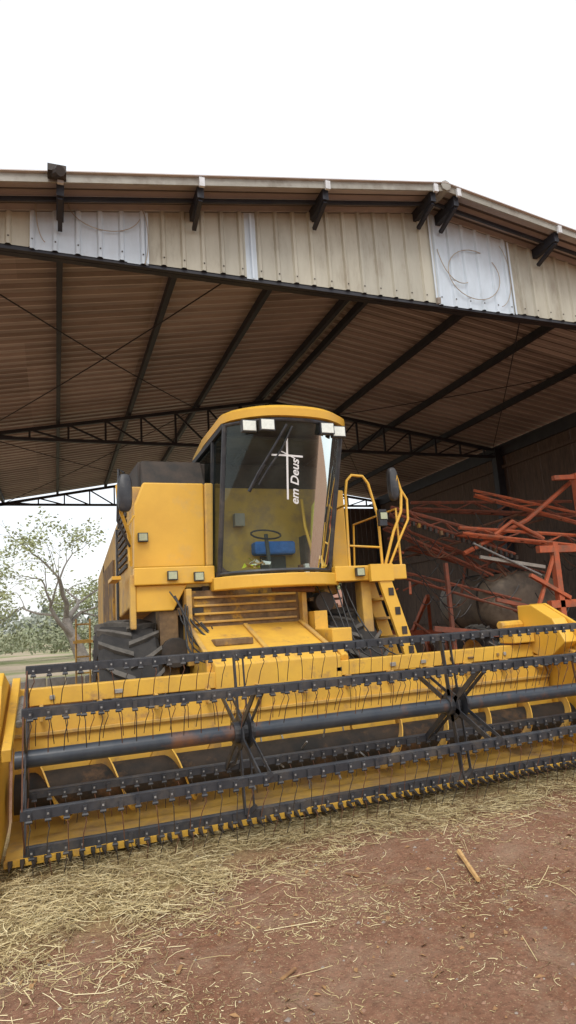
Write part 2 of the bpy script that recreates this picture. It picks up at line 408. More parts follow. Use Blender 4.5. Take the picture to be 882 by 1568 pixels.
for yt in (YF+.12,14.5,22.0):
    bc=5.98
    b.beam((XL,yt,bc),(XE,yt,bc),.08,.07,STEEL)
    for x0,x1 in ((XL,XR),(XR,XE)): b.beam((x0,yt,rz(x0)-.22),(x1,yt,rz(x1)-.22),.08,.08,STEEL)
    xx=XL
    while xx<XE-.4:
        x2=min(xx+.82,XE)
        b.beam((xx,yt,bc),(xx,yt,rz(xx)-.22),.045,.045,STEEL)
        if xx<XR: b.beam((xx,yt,rz(xx)-.22),(x2,yt,bc),.04,.04,STEEL)
        else: b.beam((xx,yt,bc),(x2,yt,rz(x2)-.22),.04,.04,STEEL)
        xx+=.82
    for xp in (XL,XE-.12):
        b.box(xp-.12,xp+.12,yt-.1,yt+.1,-.1,rz(xp)-.15,CONC if xp<0 else STEEL)
for (p,q) in (((-1.6,7.1),(3.2,14.4)),((3.2,7.1),(-1.6,14.4)),((-1.6,14.5),(3.2,22)),((3.2,14.5),(-1.6,22)),((7.1,7.1),(12,14.4)),((12,7.1),(7.1,14.4)),((7,14.6),(12,22))):
    n=6; pp=[]
    for i in range(n+1):
        xx=p[0]+(q[0]-p[0])*i/n; yy=p[1]+(q[1]-p[1])*i/n; pp.append((xx,yy,rz(xx)-.2-.08*math.sin(math.pi*i/n)))
    b.tube(pp,.011,STEEL,5)
b.obj('trusses',shed)
b=MB(); y=7.2
while y<22.2:
    wd=random.uniform(.16,.26); top=6.02+random.uniform(-.03,.03)
    b.box(XE+.02,XE+.05,y,y+wd,0+random.uniform(0,.15),top,WOOD); y+=wd+random.choice((.003,.004,.006,.02))
for z in (1.2,3.4,5.6): b.box(XE-.07,XE+.015,7.2,22.2,z,z+.1,WOOD)
b.box(XE-.05,XE+.05,7,22.2,5.98,6.33,STEEL)
x=10.4
while x<12.2:
    b.box(x,x+.2,22.1,22.13,0,5.9,WOOD); x+=.215
b.obj('plank_wall',shed)

# ------------------------------------------------------------ COMBINE
H=empty('combine_harvester')
def gl(z):
    t=(z-2.15)/(3.80-2.15); return (1.70+.05*t, 3.03+.14*t, 6.75-.33*t)
def gy(x,z):
    xl,xr,ye=gl(z); u=(x-xl)/(xr-xl); return ye-.32*(1-abs(2*u-1)**2.4)
def gp(u,z,off=0):
    xl,xr,ye=gl(z); return (xl+(xr-xl)*u, ye-.32*(1-abs(2*u-1)**2.4)-off, z)
b=MB()
b.grid(lambda u,v: gp(u,2.15+1.64*v),28,14,GLASS)
b.obj('windshield',H,smooth=80)
b=MB()
rim=.022
b.tube([gp(i/24,2.16,.005) for i in range(25)],rim,BLK,8)
b.tube([gp(i/24,3.78,.0) for i in range(25)],rim,BLK,8)
for u in (0,1): b.tube([gp(u,2.15+1.64*i/10,.0) for i in range(11)],.03,BLK,8)
for u0,sg in ((0,1),(1,-1)):
    for k in range(9):
        f0=.10*(1-math.sqrt(max(0,1-(1-k/9)**2))); f1=.10*(1-math.sqrt(max(0,1-(1-(k+1)/9)**2)))
        zz=2.17+.16*k/9; z2=2.17+.16*(k+1)/9
        b.add([gp(u0,zz,.012),gp(u0+sg*f0,zz,.012),gp(u0+sg*f1,z2,.012),gp(u0,z2,.012)],[(0,1,2,3)],BLK)
for (xa,xb) in ((1.70,1.75),(3.03,3.17)):
    b.beam((xa,8.1,2.15),(xb,8.1,3.8),.07,.08,BLK); b.beam((xa,6.75,2.16),(xa,8.1,2.16),.06,.06,BLK); b.beam((xb,6.45,3.78),(xb,8.1,3.78),.06,.06,BLK)
    b.beam((xa,7.15,2.15),(xb,6.95,3.8),.05,.06,BLK)
b.box(1.72,3.05,6.85,8.15,2.06,2.12,CABIN)
b.box(1.72,3.15,8.1,8.14,2.1,3.15,CABIN)
b.box(1.76,3.12,6.6,8.1,3.70,3.73,CABIN)
b.obj('cab_frame',H,smooth=40)
b=MB()
for xa,xb in ((1.70,1.75),(3.03,3.17)):
    b.add([(xa,6.76,2.16),(xa,8.1,2.16),(xb,8.1,3.78),(xb,6.43,3.78)],[(0,1,2,3)],GLASS2)
b.add([(1.74,8.09,3.15),(3.12,8.09,3.15),(3.15,8.09,3.75),(1.75,8.09,3.75)],[(0,1,2,3)],GLASS3)
b.obj('cab_side_glass',H)
b=MB()
def ring(z,ins):
    xl,xr=1.72+ins,3.24-ins; pts=[]
    for i in range(21):
        u=i/20; pts.append((xl+(xr-xl)*u, 6.42+ins-.36*(1-abs(2*u-1)**2.6)+(.05 if i in(0,20) else 0), z))
    pts+= [(xr,7.4,z+.01),(xr-.06,8.25-ins,z+.0),(xl+.06,8.25-ins,z+.0),(xl,7.4,z+.01)]
    return pts
b.loft([ring(3.80,.06),ring(3.815,.0),ring(3.90,-.01),ring(3.945,.04),ring(3.985,.16),ring(4.0,.35)],YEL)
b.obj('cab_roof',H,smooth=50)
b=MB()
b.loft([ring(3.775,.03),ring(3.80,.03)],BLK)
b.obj('cab_roof_seal',H)
b=MB()
for cx in (2.05,2.95):
    for k in range(2):
        x0=cx-.18+k*.185
        y0=min(gy(x0+.08,3.72),gy(x0,3.72),gy(x0+.16,3.72))-.05
        b.box(x0,x0+.17,y0,y0+.06,3.64,3.775,BLK); b.box(x0+.012,x0+.158,y0-.008,y0-.002,3.652,3.763,LENS)
b.obj('work_lights',H,bevel=.006)
b=MB()
b.box(2.20,2.72,6.98,7.45,2.40,2.56,BLUE); b.prism_x([(7.30,2.5),(7.46,2.5),(7.60,3.10),(7.50,3.16),(7.42,3.10)],2.22,2.70,BLUE)
b.obj('driver_seat',H,bevel=.03)
b=MB()
b.box(2.3,2.62,7.1,7.4,2.12,2.39,CABIN)
b.tube([(2.30,6.75,2.12),(2.30,6.85,2.62)],.025,CABIN,8)
b.tube([(2.30+.18*math.cos(t*.3927),6.85+.12*math.sin(t*.3927),2.62+.07*math.sin(t*.3927)) for t in range(17)],.011,BLK,6)
b.box(2.82,3.0,6.95,7.75,2.12,2.62,CABIN); b.box(1.8,2.0,7.3,8.0,2.12,2.7,CABIN)
b.tube([(2.83,6.7,2.3),(2.78,6.8,2.7),(2.80,6.9,3.05)],.018,YEL,6); b.box(1.98,2.10,7.0,7.1,2.75,2.9,CONC)
b.tube([(2.15,8.0,3.6),(2.1,6.9,3.64)],.03,CABIN,6)
b.prism_y([(2.82,2.36),(2.99,2.34),(3.02,2.7),(3.05,3.05),(2.98,3.10),(2.88,2.95),(2.84,2.6)],6.74,6.79,CLOTH)
b.prism_y([(2.88,2.72),(2.97,2.72),(2.98,2.92),(2.90,2.92)],6.725,6.735,BLUE)
for i in range(18):
    xx=random.uniform(1.98,2.25); c0=Vector((xx,6.60+random.uniform(0,.1),2.21+random.uniform(0,.06))); s=.055
    b.add([c0+Vector((random.uniform(-s,s),random.uniform(-s,s),random.uniform(-s*.4,s))) for _ in range(4)],[(0,1,2),(0,2,3),(0,1,3)],random.choice((CLOTH,WHITE,STK)))
for i in range(4):
    xx=2.6+i*.07; b.box(xx,xx+.05,6.6,6.66,2.14,2.23+.01*i,WHITE if i%2 else RUST)
b.obj('cab_interior',H)
b=MB()
def strip(p0,p1,wd,n=10):
    for i in range(n):
        x0=p0[0]+(p1[0]-p0[0])*i/n; z0=p0[1]+(p1[1]-p0[1])*i/n; x1=p0[0]+(p1[0]-p0[0])*(i+1)/n; z1=p0[1]+(p1[1]-p0[1])*(i+1)/n
        d=Vector((x1-x0,0,z1-z0)).normalized(); nn=Vector((-d.z,0,d.x))*wd/2
        q=[(x0-nn.x,z0-nn.z),(x1-nn.x,z1-nn.z),(x1+nn.x,z1+nn.z),(x0+nn.x,z0+nn.z)]
        b.add([(a_,gy(a_,c_)-.006,c_) for a_,c_ in q],[(0,1,2,3)],WHITE)
strip((2.385,2.92),(2.37,3.58),.022); strip((2.20,3.40),(2.56,3.385),.02); strip((2.30,3.44),(2.47,3.36),.012)
b.obj('windshield_cross_decal',H)
cu=bpy.data.curves.new('lettering','FONT'); cu.body='em Deus'; cu.size=.135; cu.shear=.3; cu.offset=.0025
to=bpy.data.objects.new('lettering_tmp',cu); sc.collection.objects.link(to)
dg=bpy.context.evaluated_depsgraph_get(); me=bpy.data.meshes.new_from_object(to.evaluated_get(dg)); bpy.data.objects.remove(to)
for v in me.vertices:
    tx,ty=v.co.x,v.co.y; x=2.51-ty; z=2.86+tx; v.co=(x,gy(x,z)-.007,z)
me.materials.clear(); me.materials.append(WHITE)
lo=bpy.data.objects.new('windshield_lettering',me); sc.collection.objects.link(lo); lo.parent=H
b=MB()
def gt(pts,r,off=.03): b.tube([(x,gy(x,z)-off,z) for x,z in pts],r,BLK,6)
gt([(2.36,3.72),(2.2,3.45),(2.05,3.2),(1.97,3.02)],.013); gt([(2.42,3.70),(2.3,3.45),(2.16,3.25),(2.06,3.08)],.010,.04)
gt([(1.97,3.02),(2.02,3.12),(2.12,3.3)],.02,.015)
b.obj('wiper',H)

b=MB()
b.prism_y([(.80,2.28),(1.60,2.28),(1.62,3.26),(.92,3.26),(.82,3.0)],7.0,7.12,YEL)
b.prism_y([(1.605,2.28),(1.69,2.28),(1.73,3.26),(1.625,3.26)],6.98,7.10,YELD)
b.prism_x([(7.12,1.9),(13.3,1.5),(13.4,2.1),(13.2,2.72),(9.2,3.1),(7.13,3.24)],.80,3.3,YELD)
b.box(3.2,3.42,7.0,9.0,2.2,3.2,YEL)
b.obj('body_panels',H,bevel=.02)
b=MB()
b.prism_x([(7.45,3.2),(7.45,3.62),(8.6,3.72),(10,3.6),(10,3.05)],.92,3.25,DARK)
b.prism_x([(7.2,3.245),(7.45,3.64),(7.45,3.245)],.95,1.7,DARK)
b.obj('grain_tank_extension',H,bevel=.02)
b=MB()
for i in range(9): b.box(.775,.795,7.6,8.6,2.35+i*.09,2.40+i*.09,DARK)
b.box(.772,.796,9.4,11.4,1.75,2.65,BRN); b.box(.77,.796,8.75,8.85,1.7,3.0,BLK); b.box(.785,.797,11.6,11.65,1.6,2.8,BLK)
b.box(.60,.70,7.4,8.0,2.2,2.24,YEL)
b.obj('side_grilles',H)
b=MB()
b.box(.78,1.66,6.80,6.95,2.08,2.27,YEL); b.box(3.05,4.0,6.62,6.74,2.02,2.2,YEL)
rings=[]
for i in range(25):
    u=i/24; x=1.62+(3.12-1.62)*u; y=6.70-.34*(1-abs(2*u-1)**2.4)
    rings.append([(x,y,1.985),(x,y,2.125),(x,y+.25,2.125),(x,y+.25,1.985)])
b.loft(rings,YEL)
b.box(3.05,4.0,6.74,8.2,2.10,2.15,YELD)
b.prism_y([(.80,1.80),(1.20,1.80),(1.36,2.08),(.80,2.08)],6.86,6.94,YEL)
b.prism_y([(.74,1.62),(.80,1.62),(.80,2.2),(.74,2.2)],6.84,6.96,YELD)
b.box(3.42,3.55,6.72,6.9,1.4,2.02,YELD)
b.obj('platform_beam',H,bevel=.012)
b=MB()
for (x,y,z) in ((.90,6.96,2.62),(1.18,6.77,2.17),(1.47,6.77,2.15),(3.35,6.59,2.12),(3.7,6.55,2.78)):
    b.box(x-.055,x+.055,y-.03,y+.02,z-.05,z+.05,BLK); b.box(x-.045,x+.045,y-.036,y-.032,z-.04,z+.04,LENS2)
b.box(3.64,3.74,6.52,6.58,2.66,2.86,BLK)
b.obj('marker_lamps',H,bevel=.006)
b=MB()
def mirror(cx,cy,cz,w_,h_):
    pts=[]
    for y,k in ((cy-.01,.85),(cy+.01,1),(cy+.06,1),(cy+.09,.6)):
        pts.append([(cx+w_/2*k*math.copysign(abs(math.cos(t))**.6,math.cos(t)),y,cz+h_/2*k*math.copysign(abs(math.sin(t))**.6,math.sin(t))) for t in [i*math.pi/10 for i in range(20)]])
    b.loft(pts,BLK)
mirror(.67,6.5,3.03,.15,.40); mirror(3.93,6.6,3.2,.13,.42)
b.tube([(.67,6.55,3.25),(.62,6.6,3.3),(.60,6.62,2.75),(.74,6.8,2.5)],.014,BLK,6)
b.obj('mirrors',H,smooth=50)
b=MB()
def rail(p,r=.018,m=YEL): b.tube(p,r,m,8)
rail([(.76,6.9,2.3),(.74,6.8,2.62),(.62,6.65,2.9),(.60,6.62,3.12),(.66,6.66,3.2)])
rail([(.80,6.9,2.85),(.72,6.8,2.72),(.74,6.84,2.35)],.013)
rail([(3.30,6.75,2.15),(3.31,6.72,3.1),(3.33,6.7,3.25),(3.40,6.7,3.32),(3.55,6.7,3.31),(3.62,6.7,3.22),(3.72,6.7,2.8),(3.72,6.7,2.15)])
rail([(3.31,6.72,2.45),(3.72,6.7,2.42)],.013)
rail([(3.72,6.66,2.15),(3.86,6.6,2.6),(3.99,6.6,2.85),(4.02,6.6,3.1),(3.98,6.6,3.3),(3.93,6.62,3.1)])
rail([(3.80,6.66,2.2),(3.96,6.6,2.55),(4.08,6.6,2.75),(4.09,6.6,3.0),(4.02,6.6,3.12)],.015)
rail([(3.98,6.7,2.15),(3.98,6.7,2.9),(3.98,7.9,2.9),(3.98,8.0,2.15)],.015)
rail([(3.3,6.75,2.95),(3.3,7.9,2.95),(3.3,8.0,2.15)],.014)
b.obj('handrails',H,smooth=60)
b=MB()
A=Vector((3.60,6.55,2.16)); Bq=Vector((3.98,6.50,.75))
for dy in (0,.42):
    o=Vector((0,dy,0)); b.beam(A+o,Bq+o,.16,.05,YEL,up=(0,1,0))
for i in range(6):
    p=A.lerp(Bq,(i+.6)/6.2); b.box(p.x-.10,p.x+.10,p.y+.02,p.y+.42,p.z-.015,p.z+.015,YELD)
    b.box(p.x-.035,p.x+.035,p.y-.032,p.y-.027,p.z+.03,p.z+.12,DARK)
b.box(3.45,3.75,6.5,6.56,2.0,2.2,YEL)
b.obj('ladder',H,bevel=.006)
b=MB()
for x in (.35,.6): b.tube([(x,12.6,.5),(x,12.6,1.9)],.02,YELD,6)
for z in (.6,.9,1.2,1.5,1.8): b.tube([(.35,12.6,z),(.6,12.6,z)],.018,YELD,6)
b.box(.3,.8,12.4,12.9,1.45,1.5,YELD)
b.obj('side_ladder',H)
b=MB()
b.box(1.15,2.9,7.0,12.5,.75,2.05,DARK)
b.box(.9,3.1,7.15,7.45,.65,.98,DARK)
b.box(1.38,2.66,6.86,6.98,1.58,2.0,BRN)
for i in range(4): b.box(1.42,2.62,6.83,6.855,1.64+i*.09,1.665+i*.09,YELD)
b.box(1.32,1.38,6.75,7.0,1.2,2.02,YELD); b.box(2.66,2.72,6.75,7.0,1.2,2.02,YELD)
b.box(2.74,2.9,6.6,6.9,1.45,1.7,YELW); b.box(1.05,1.25,6.9,7.2,1.1,1.8,BRN)
b.tube([(1.2,6.8,1.35),(1.2,7.2,1.35)],.16,DARK,14); b.tube([(2.95,6.75,1.8),(2.95,7.2,1.8)],.12,DARK,14); b.tube([(2.8,6.7,1.95),(2.3,6.75,1.98)],.035,RUST,8)
for i in range(44):
    x=random.uniform(1.0,3.3); z=random.uniform(1.3,2.0); y=6.92+random.uniform(0,.2)
    b.box(x,x+random.uniform(.02,.16),y-.1,y+.1,z,z+random.uniform(.02,.10),random.choice((DARK,BRN,RUST,YELD)))
b.obj('chassis',H,bevel=.006)
b=MB()
b.prism_x([(5.80,.35),(5.80,1.24),(6.85,1.60),(7.1,1.60),(7.1,.9)],1.38,2.66,YELW)
b.box(1.34,2.70,5.965,6.03,.3,1.33,YELW)
for x in (1.36,1.98,2.64): b.beam((x,6.04,1.34),(x,6.80,1.605),.05,.03,YELD)
b.box(1.5,1.9,6.25,6.45,1.40,1.47,BRN); b.tube([(2.75,5.9,1.2),(2.85,6.7,1.5)],.05,YELW,8)
b.box(2.72,2.95,6.1,6.6,1.28,1.5,YELW)
b.obj('feeder_house',H,bevel=.012)
b=MB()
for k in range(9):
    x0=1.12+.05*k+random.uniform(-.05,.05); pts=[]
    e=(1.42+.05*k,6.0,1.25); s=(x0,6.8,2.0-.05*k)
    for i in range(11):
        t=i/10; pts.append((s[0]+(e[0]-s[0])*t+.08*math.sin(t*6+k),s[1]+(e[1]-s[1])*t,s[2]+(e[2]-s[2])*t-.18*math.sin(math.pi*t)))
    b.tube(pts,.008+.004*(k%2),HOSE,6)
for k in range(5):
    s=(2.85+.1*k,6.75,2.0); e=(3.1+.12*k,6.0,1.15)
    b.tube([(s[0]+(e[0]-s[0])*t+.05*math.sin(5*t+k),s[1]+(e[1]-s[1])*t,s[2]+(e[2]-s[2])*t-.3*math.sin(math.pi*t)) for t in [i/10 for i in range(11)]],.009,HOSE,6)
b.obj('hydraulic_hoses',H,smooth=80)
def wheel(cx,cy,r,w_,name,par,nl=22):
    b=MB(); cz=r; hw=w_/2
    prof=[(-hw*.93,r*.58),(-hw,r*.68),(-hw,r*.86),(-hw*.85,r*.935),(0,r*.955),(hw*.85,r*.935),(hw,r*.86),(hw,r*.68),(hw*.93,r*.58)]
    n=44; rings=[]
    for px,pr in prof: rings.append([(cx+px,cy+pr*math.cos(2*math.pi*k/n),cz+pr*math.sin(2*math.pi*k/n)) for k in range(n)])
    b.loft(rings,RUB,False,False)
    for k in range(nl):
        for sgn in (-1,1):
            th=2*math.pi*(k+(.5 if sgn>0 else 0))/nl
            vs=[]
            for f,tw,ro in ((-.06,0,1.0),(.55,-.10,1.0),(1.02,-.26,.955)):
                for dth in (-.030,.030):
                    for rr in (r*.92*ro,r*1.0*ro):
                        a=th+tw+dth; vs.append((cx+sgn*f*hw,cy+rr*math.cos(a),cz+rr*math.sin(a)))
            F=[(0,1,3,2),(8,9,11,10)]
            for s_ in (0,4):
                F+=[(s_,s_+4,s_+5,s_+1),(s_+2,s_+3,s_+7,s_+6),(s_+1,s_+5,s_+7,s_+3),(s_,s_+2,s_+6,s_+4)]
            b.add(vs,F,RUBL)
    for sx in (-1,1):
        x0=cx+sx*hw*.9
        b.loft([[(x0-sx*d,cy+rr*math.cos(2*math.pi*k/28),cz+rr*math.sin(2*math.pi*k/28)) for k in range(28)] for d,rr in ((0,r*.60),(.03,r*.55),(.14,r*.50),(.16,r*.2),(.10,r*.16),(.10,.01))],YELD,False,True)
    b.obj(name,par,smooth=35)
wheel(.72,7.32,.87,.62,'front_wheel_a',H,20); wheel(3.31,7.32,.87,.62,'front_wheel_b',H,20)
wheel(1.05,12.2,.55,.36,'rear_wheel_a',H,16); wheel(2.95,12.2,.55,.36,'rear_wheel_b',H,16)

# --- header
X0,X1=-.33,5.2
b=MB()
b.prism_x([(5.80,.14),(5.76,.26),(5.82,.95),(5.86,1.02),(5.90,1.0),(5.88,.30),(5.88,.14)],X0,X1,YELW)
b.box(X0,X1,5.82,5.96,1.04,1.18,YELW)
b.box(X0,X1,5.775,5.80,.80,.83,YELD)
b.prism_x([(4.97,.09),(4.97,.12),(5.2,.13),(5.5,.115),(5.75,.18),(5.75,.10)],X0,X1,YELD)
for i in range(12):
    x=X0+.2+i*.47; b.box(x,x+.03,5.70,5.815,.92,1.05,YELD)
for i in range(9):
    x=random.uniform(X0+.2,X1-.3); b.box(x,x+random.uniform(.03,.08),5.800,5.818,1.08,1.08+random.uniform(.02,.05),random.choice((DARK,CONC,BRN)))
b.obj('header_trough',H,bevel=.006)
b=MB()
b.box(X0,X1,4.93,4.97,.090,.130,YELW)
nn=int((X1-X0)/.0762)
for i in range(nn):
    x=X0+.04+i*.0762
    b.add([(x-.016,4.93,.10),(x+.016,4.93,.10),(x+.016,4.93,.135),(x-.016,4.93,.135),(x,4.80,.10)],[(0,1,2,3),(0,4,1),(1,4,2),(2,4,3),(3,4,0)],DARK)
b.obj('cutter_bar',H)
b=MB(); yc,zc=5.55,.42
b.tube([(X0+.03,yc,zc),(X1-.03,yc,zc)],.145,AUG,24)
def flight(xa,xb,hand,ph=0):
    n=int(abs(xb-xa)/.5*26); vs=[]
    for i in range(n+1):
        x=xa+(xb-xa)*i/n; t=hand*i/26*2*math.pi+ph
        for rr in (.14,.235): vs.append((x,yc+rr*math.cos(t),zc+rr*math.sin(t)))
    b.add(vs,[(2*i,2*i+1,2*i+3,2*i+2) for i in range(n)],YELD)
    vs=[]
    for i in range(n+1):
        x=xa+(xb-xa)*i/n; t=hand*i/26*2*math.pi+ph
        for dx,rr in ((-.006,.24),(.006,.24),(.010,.215)): vs.append((x+dx,yc+rr*math.cos(t),zc+rr*math.sin(t)))
    b.add(vs,[(3*i+q,3*i+1+q,3*i+4+q,3*i+3+q) for i in range(n) for q in (0,1)],YELW)
flight(X0+.05,1.35,1); flight(X1-.05,2.65,1,1.0)
for i in range(16):
    x=1.4+.08*i; t=i*1.9; b.tube([(x,yc+.13*math.cos(t),zc+.13*math.sin(t)),(x,yc+.30*math.cos(t),zc+.30*math.sin(t))],.008,BOLT,5)
b.obj('auger',H,smooth=50)
b=MB()
shL=[(4.35,.04),(4.25,.12),(4.55,.42),(4.80,.95),(5.02,1.28),(5.22,1.36),(5.95,1.22),(5.95,.10)]
b.prism_x(shL,X0-.07,X0-.03,YEL)
b.prism_x([(4.3,.05),(4.1,.10),(4.35,.25),(4.6,.42),(4.6,.05)],X0-.12,X0-.075,YELW)
b.beam((X0-.09,5.75,1.30),(X0-.09,4.95,.86),.05,.09,YELW)
shR=[(4.3,.04),(4.2,.12),(4.5,.45),(4.80,.95),(5.15,1.30),(5.45,1.46),(5.75,1.62),(6.0,1.62),(6.05,1.2),(5.95,.10)]
b.prism_x(shR,X1+.03,X1+.07,YEL)
b.prism_x([(5.3,1.2),(5.45,1.45),(5.75,1.61),(5.98,1.61),(6.0,1.15),(5.6,1.0)],X1-.16,X1+.026,YEL)
b.box(X1-.45,X1-.17,5.74,6.0,1.20,1.32,YELW); b.tube([(X1-.17,5.95,1.40),(X1-.5,5.9,1.40)],.05,YELW,10)
b.obj('end_dividers',H,bevel=.012)
b=MB()
for x in (X0+.02,X1-.02): b.beam((x,5.85,1.24),(x,4.75,.84),.06,.09,YELW)
b.tube([(X0+.07,5.7,1.12),(X0+.07,5.2,.98)],.03,BOLT,8)
b.obj('reel_arms',H,bevel=.006)
# --- reel
RC=(4.78,.80); RR=.575; XA,XB=-.2,5.1
b=MB()
b.tube([(XA-.06,*RC),(XB+.06,*RC)],.058,TUBE,20)
b.obj('reel_tube',H,smooth=60)
b=MB(); bt=MB(); bw=MB()
angs=[24+60*k for k in range(6)]
for a_ in angs:
    yb_=RC[0]+RR*math.cos(R(a_)); zb_=RC[1]+RR*math.sin(R(a_))
    seg=8
    for k in range(seg):
        xa=XA+(XB-XA)*k/seg; xb=XA+(XB-XA)*(k+1)/seg
        dz=random.uniform(-.004,.004)
        b.box(xa,xb,yb_-.012,yb_+.010+.001*(k%2),zb_-.024+dz,zb_+.028+dz,BLK)
    b.tube([(XA,yb_+.02,zb_+.02),(XB,yb_+.02,zb_+.02)],.018,BLK,8)
    x=XA+.05
    while x<XB:
        t=random.uniform(-.004,.004)
        bt.box(x-.013,x+.013,yb_-.028,yb_-.013,zb_-.036+t,zb_+.020+t,BLK)
        bt.tube([(x-.018,yb_-.024,zb_-.034+t),(x+.018,yb_-.024,zb_-.034+t)],.010,BLK,6)
        if random.random()<.8: bt.box(x-.006,x+.006,yb_-.033,yb_-.029,zb_-.004+t,zb_+.008+t,BOLT)
        j=random.uniform(-.022,.022)
        bw.tube([(x,yb_-.02,zb_-.03),(x+.008,yb_-.035,zb_-.07),(x+j,yb_-.015,zb_-.14),(x+j*1.6,yb_+.03,zb_-.24)],.0030,RUST if random.random()<.5 else DARK,4,False)
        x+=.105
b.obj('reel_bats',H); bt.obj('tine_clips',H); bw.obj('reel_tines',H)
b=MB()
for x in (XA+.01,1.30,3.20,XB-.01):
    end=(x<0 or x>5)
    hexr=.14
    b.prism_x([(RC[0]+hexr*math.cos(R(24+60*k)),RC[1]+hexr*math.sin(R(24+60*k))) for k in range(6)],x-.006,x+.006,BLK)
    for k,a_ in enumerate(angs):
        c_,s_=math.cos(R(a_)),math.sin(R(a_))
        b.beam((x,RC[0]+.05*c_,RC[1]+.05*s_),(x,RC[0]+RR*c_,RC[1]+RR*s_),.045,.012,BLK,up=(1,0,0))
        if not end:
            ox=x+.06; oc=(RC[0]-.04,RC[1]+.02)
            b.beam((ox,oc[0]+.10*c_,oc[1]+.10*s_),(ox,oc[0]+RR*.95*c_,oc[1]+RR*.95*s_),.028,.008,BLK,up=(1,0,0))
            b.beam((x+.02,RC[0]+RR*c_,RC[1]+RR*s_),(ox+.01,oc[0]+RR*.93*c_,oc[1]+RR*.93*s_),.05,.03,BLK)
    if not end:
        b.tube([(x-.05,*RC),(x+.11,*RC)],.08,BLK,16); b.tube([(x+.052,RC[0]-.04,RC[1]+.02),(x+.068,RC[0]-.04,RC[1]+.02)],.13,BLK,20)
    else:
        for k in range(6):
            a1,a2=R(angs[k]),R(angs[(k+1)%6])
            b.beam((x,RC[0]+RR*math.cos(a1),RC[1]+RR*math.sin(a1)),(x,RC[0]+RR*math.cos(a2),RC[1]+RR*math.sin(a2)),.022,.008,RUST,up=(1,0,0))
b.obj('reel_spiders',H)

# ------------------------------------------------------------ SPRAYER (folded booms)
S=empty('boom_sprayer')
b=MB()
rs_=random.Random(3)
def truss(p,q,h,w_,n,m=ORG,r=.028):
    p=Vector(p);q=Vector(q); d=(q-p).normalized(); v=Vector((0,0,1)); s=d.cross(v).normalized()
    def off(t): k=.45+.55*t; return [v*h/2*k,-v*h/2*k+s*w_/2,-v*h/2*k-s*w_/2]
    o0,o1=off(0),off(1)
    for j in range(3): b.tube([p+o0[j],q+o1[j]],r if j else r*1.3,m,6)
    for i in range(n):
        t0=p.lerp(q,i/n); t1=p.lerp(q,(i+1)/n); a0,a1=off(i/n),off((i+1)/n)
        mm=m if rs_.random()<.6 else RRED
        if i%2: b.tube([t0+a0[0],t1+a1[1]],r*.55,mm,5); b.tube([t0+a0[0],t1+a1[2]],r*.55,mm,5)
        else: b.tube([t0+a0[1],t1+a1[0]],r*.55,mm,5); b.tube([t0+a0[2],t1+a1[0]],r*.55,mm,5)
        b.tube([t0+a0[1],t0+a0[2]],r*.5,mm,5)
truss((5.9,10.1,3.52),(8.3,9.8,2.75),.30,.22,7,RRED)
truss((5.9,10.4,3.30),(7.9,10.0,2.35),.26,.22,7,RRED,.022)
truss((7.0,9.6,3.05),(10.6,9.3,2.68),.26,.22,8,ORG)
truss((6.5,10.6,2.95),(9.4,10.2,2.1),.30,.25,8,RRED,.024)
truss((6.2,10.9,2.7),(9.6,10.3,3.5),.26,.2,9,RUST,.022)
truss((7.4,11.8,3.95),(11.2,11.0,3.75),.34,.3,8,RRED,.03)
truss((6.3,10.8,2.4),(8.3,9.7,1.6),.24,.2,6,RRED,.022)
truss((8.2,10.6,4.0),(10.4,9.4,3.1),.24,.2,6,ORG,.024)
b.tube([(7.2,9.8,2.65),(8.6,9.6,3.25),(9.9,9.4,4.15),(10.6,9.4,4.25)],.046,ORG,8)
b.tube([(7.7,9.5,2.95),(8.1,9.45,3.2),(8.75,9.4,2.85)],.040,ORG,8)
b.beam((7.35,9.55,2.55),(8.6,9.3,2.3),.05,.06,CONC)
b.tube([(7.2,9.5,2.8),(8.5,9.3,2.15)],.02,BOLT,8)
for k in range(34):
    x=rs_.uniform(6.0,9.5); z=rs_.uniform(1.0,3.3); y=rs_.uniform(9.8,11.2)
    b.tube([(x,y,z),(x+rs_.uniform(-.5,.7),y+.1,z+rs_.uniform(-.6,.4))],rs_.uniform(.012,.03),rs_.choice((RRED,RUST,DARK,ORG)),6)
for k in range(22):
    x=5.95+k*.11; t=k/21; z=3.52-.77*t
    b.box(x-.02,x+.03,9.82-.2*t,9.88-.2*t,z-.26,z-.18,rs_.choice((DARK,BRN,DARK)))
b.obj('booms',S)
b=MB()
b.beam((8.75,9.2,.7),(8.78,9.2,2.75),.12,.12,ORG); b.beam((9.55,9.2,.7),(9.55,9.2,4.1),.10,.14,ORG)
b.beam((9.0,9.2,4.0),(9.9,9.2,4.05),.09,.09,ORG); b.beam((8.4,9.2,2.62),(10.2,9.2,2.62),.11,.13,ORG); b.beam((8.5,9.2,1.6),(10.2,9.2,1.6),.12,.14,ORG)
b.beam((8.2,9.2,1.5),(8.75,9.2,2.5),.06,.06,ORG); b.beam((8.4,9.3,.9),(10.4,9.3,.9),.12,.12,ORG)
b.beam((8.5,9.3,.9),(8.5,12.2,.9),.1,.12,ORG); b.beam((10.0,9.3,.9),(10.0,12.2,.9),.1,.12,ORG)
b.beam((8.1,9.15,2.15),(8.95,9.15,1.7),.08,.07,ORG); b.beam((7.4,9.3,1.75),(8.6,9.2,1.45),.07,.07,RRED)
b.beam((6.5,10.0,1.3),(8.4,9.4,1.0),.10,.10,RRED); b.beam((6.9,10.0,.3),(6.9,10.0,2.5),.07,.07,RRED)
b.obj('mast_frame',S,bevel=.006)
b=MB()
rings=[]
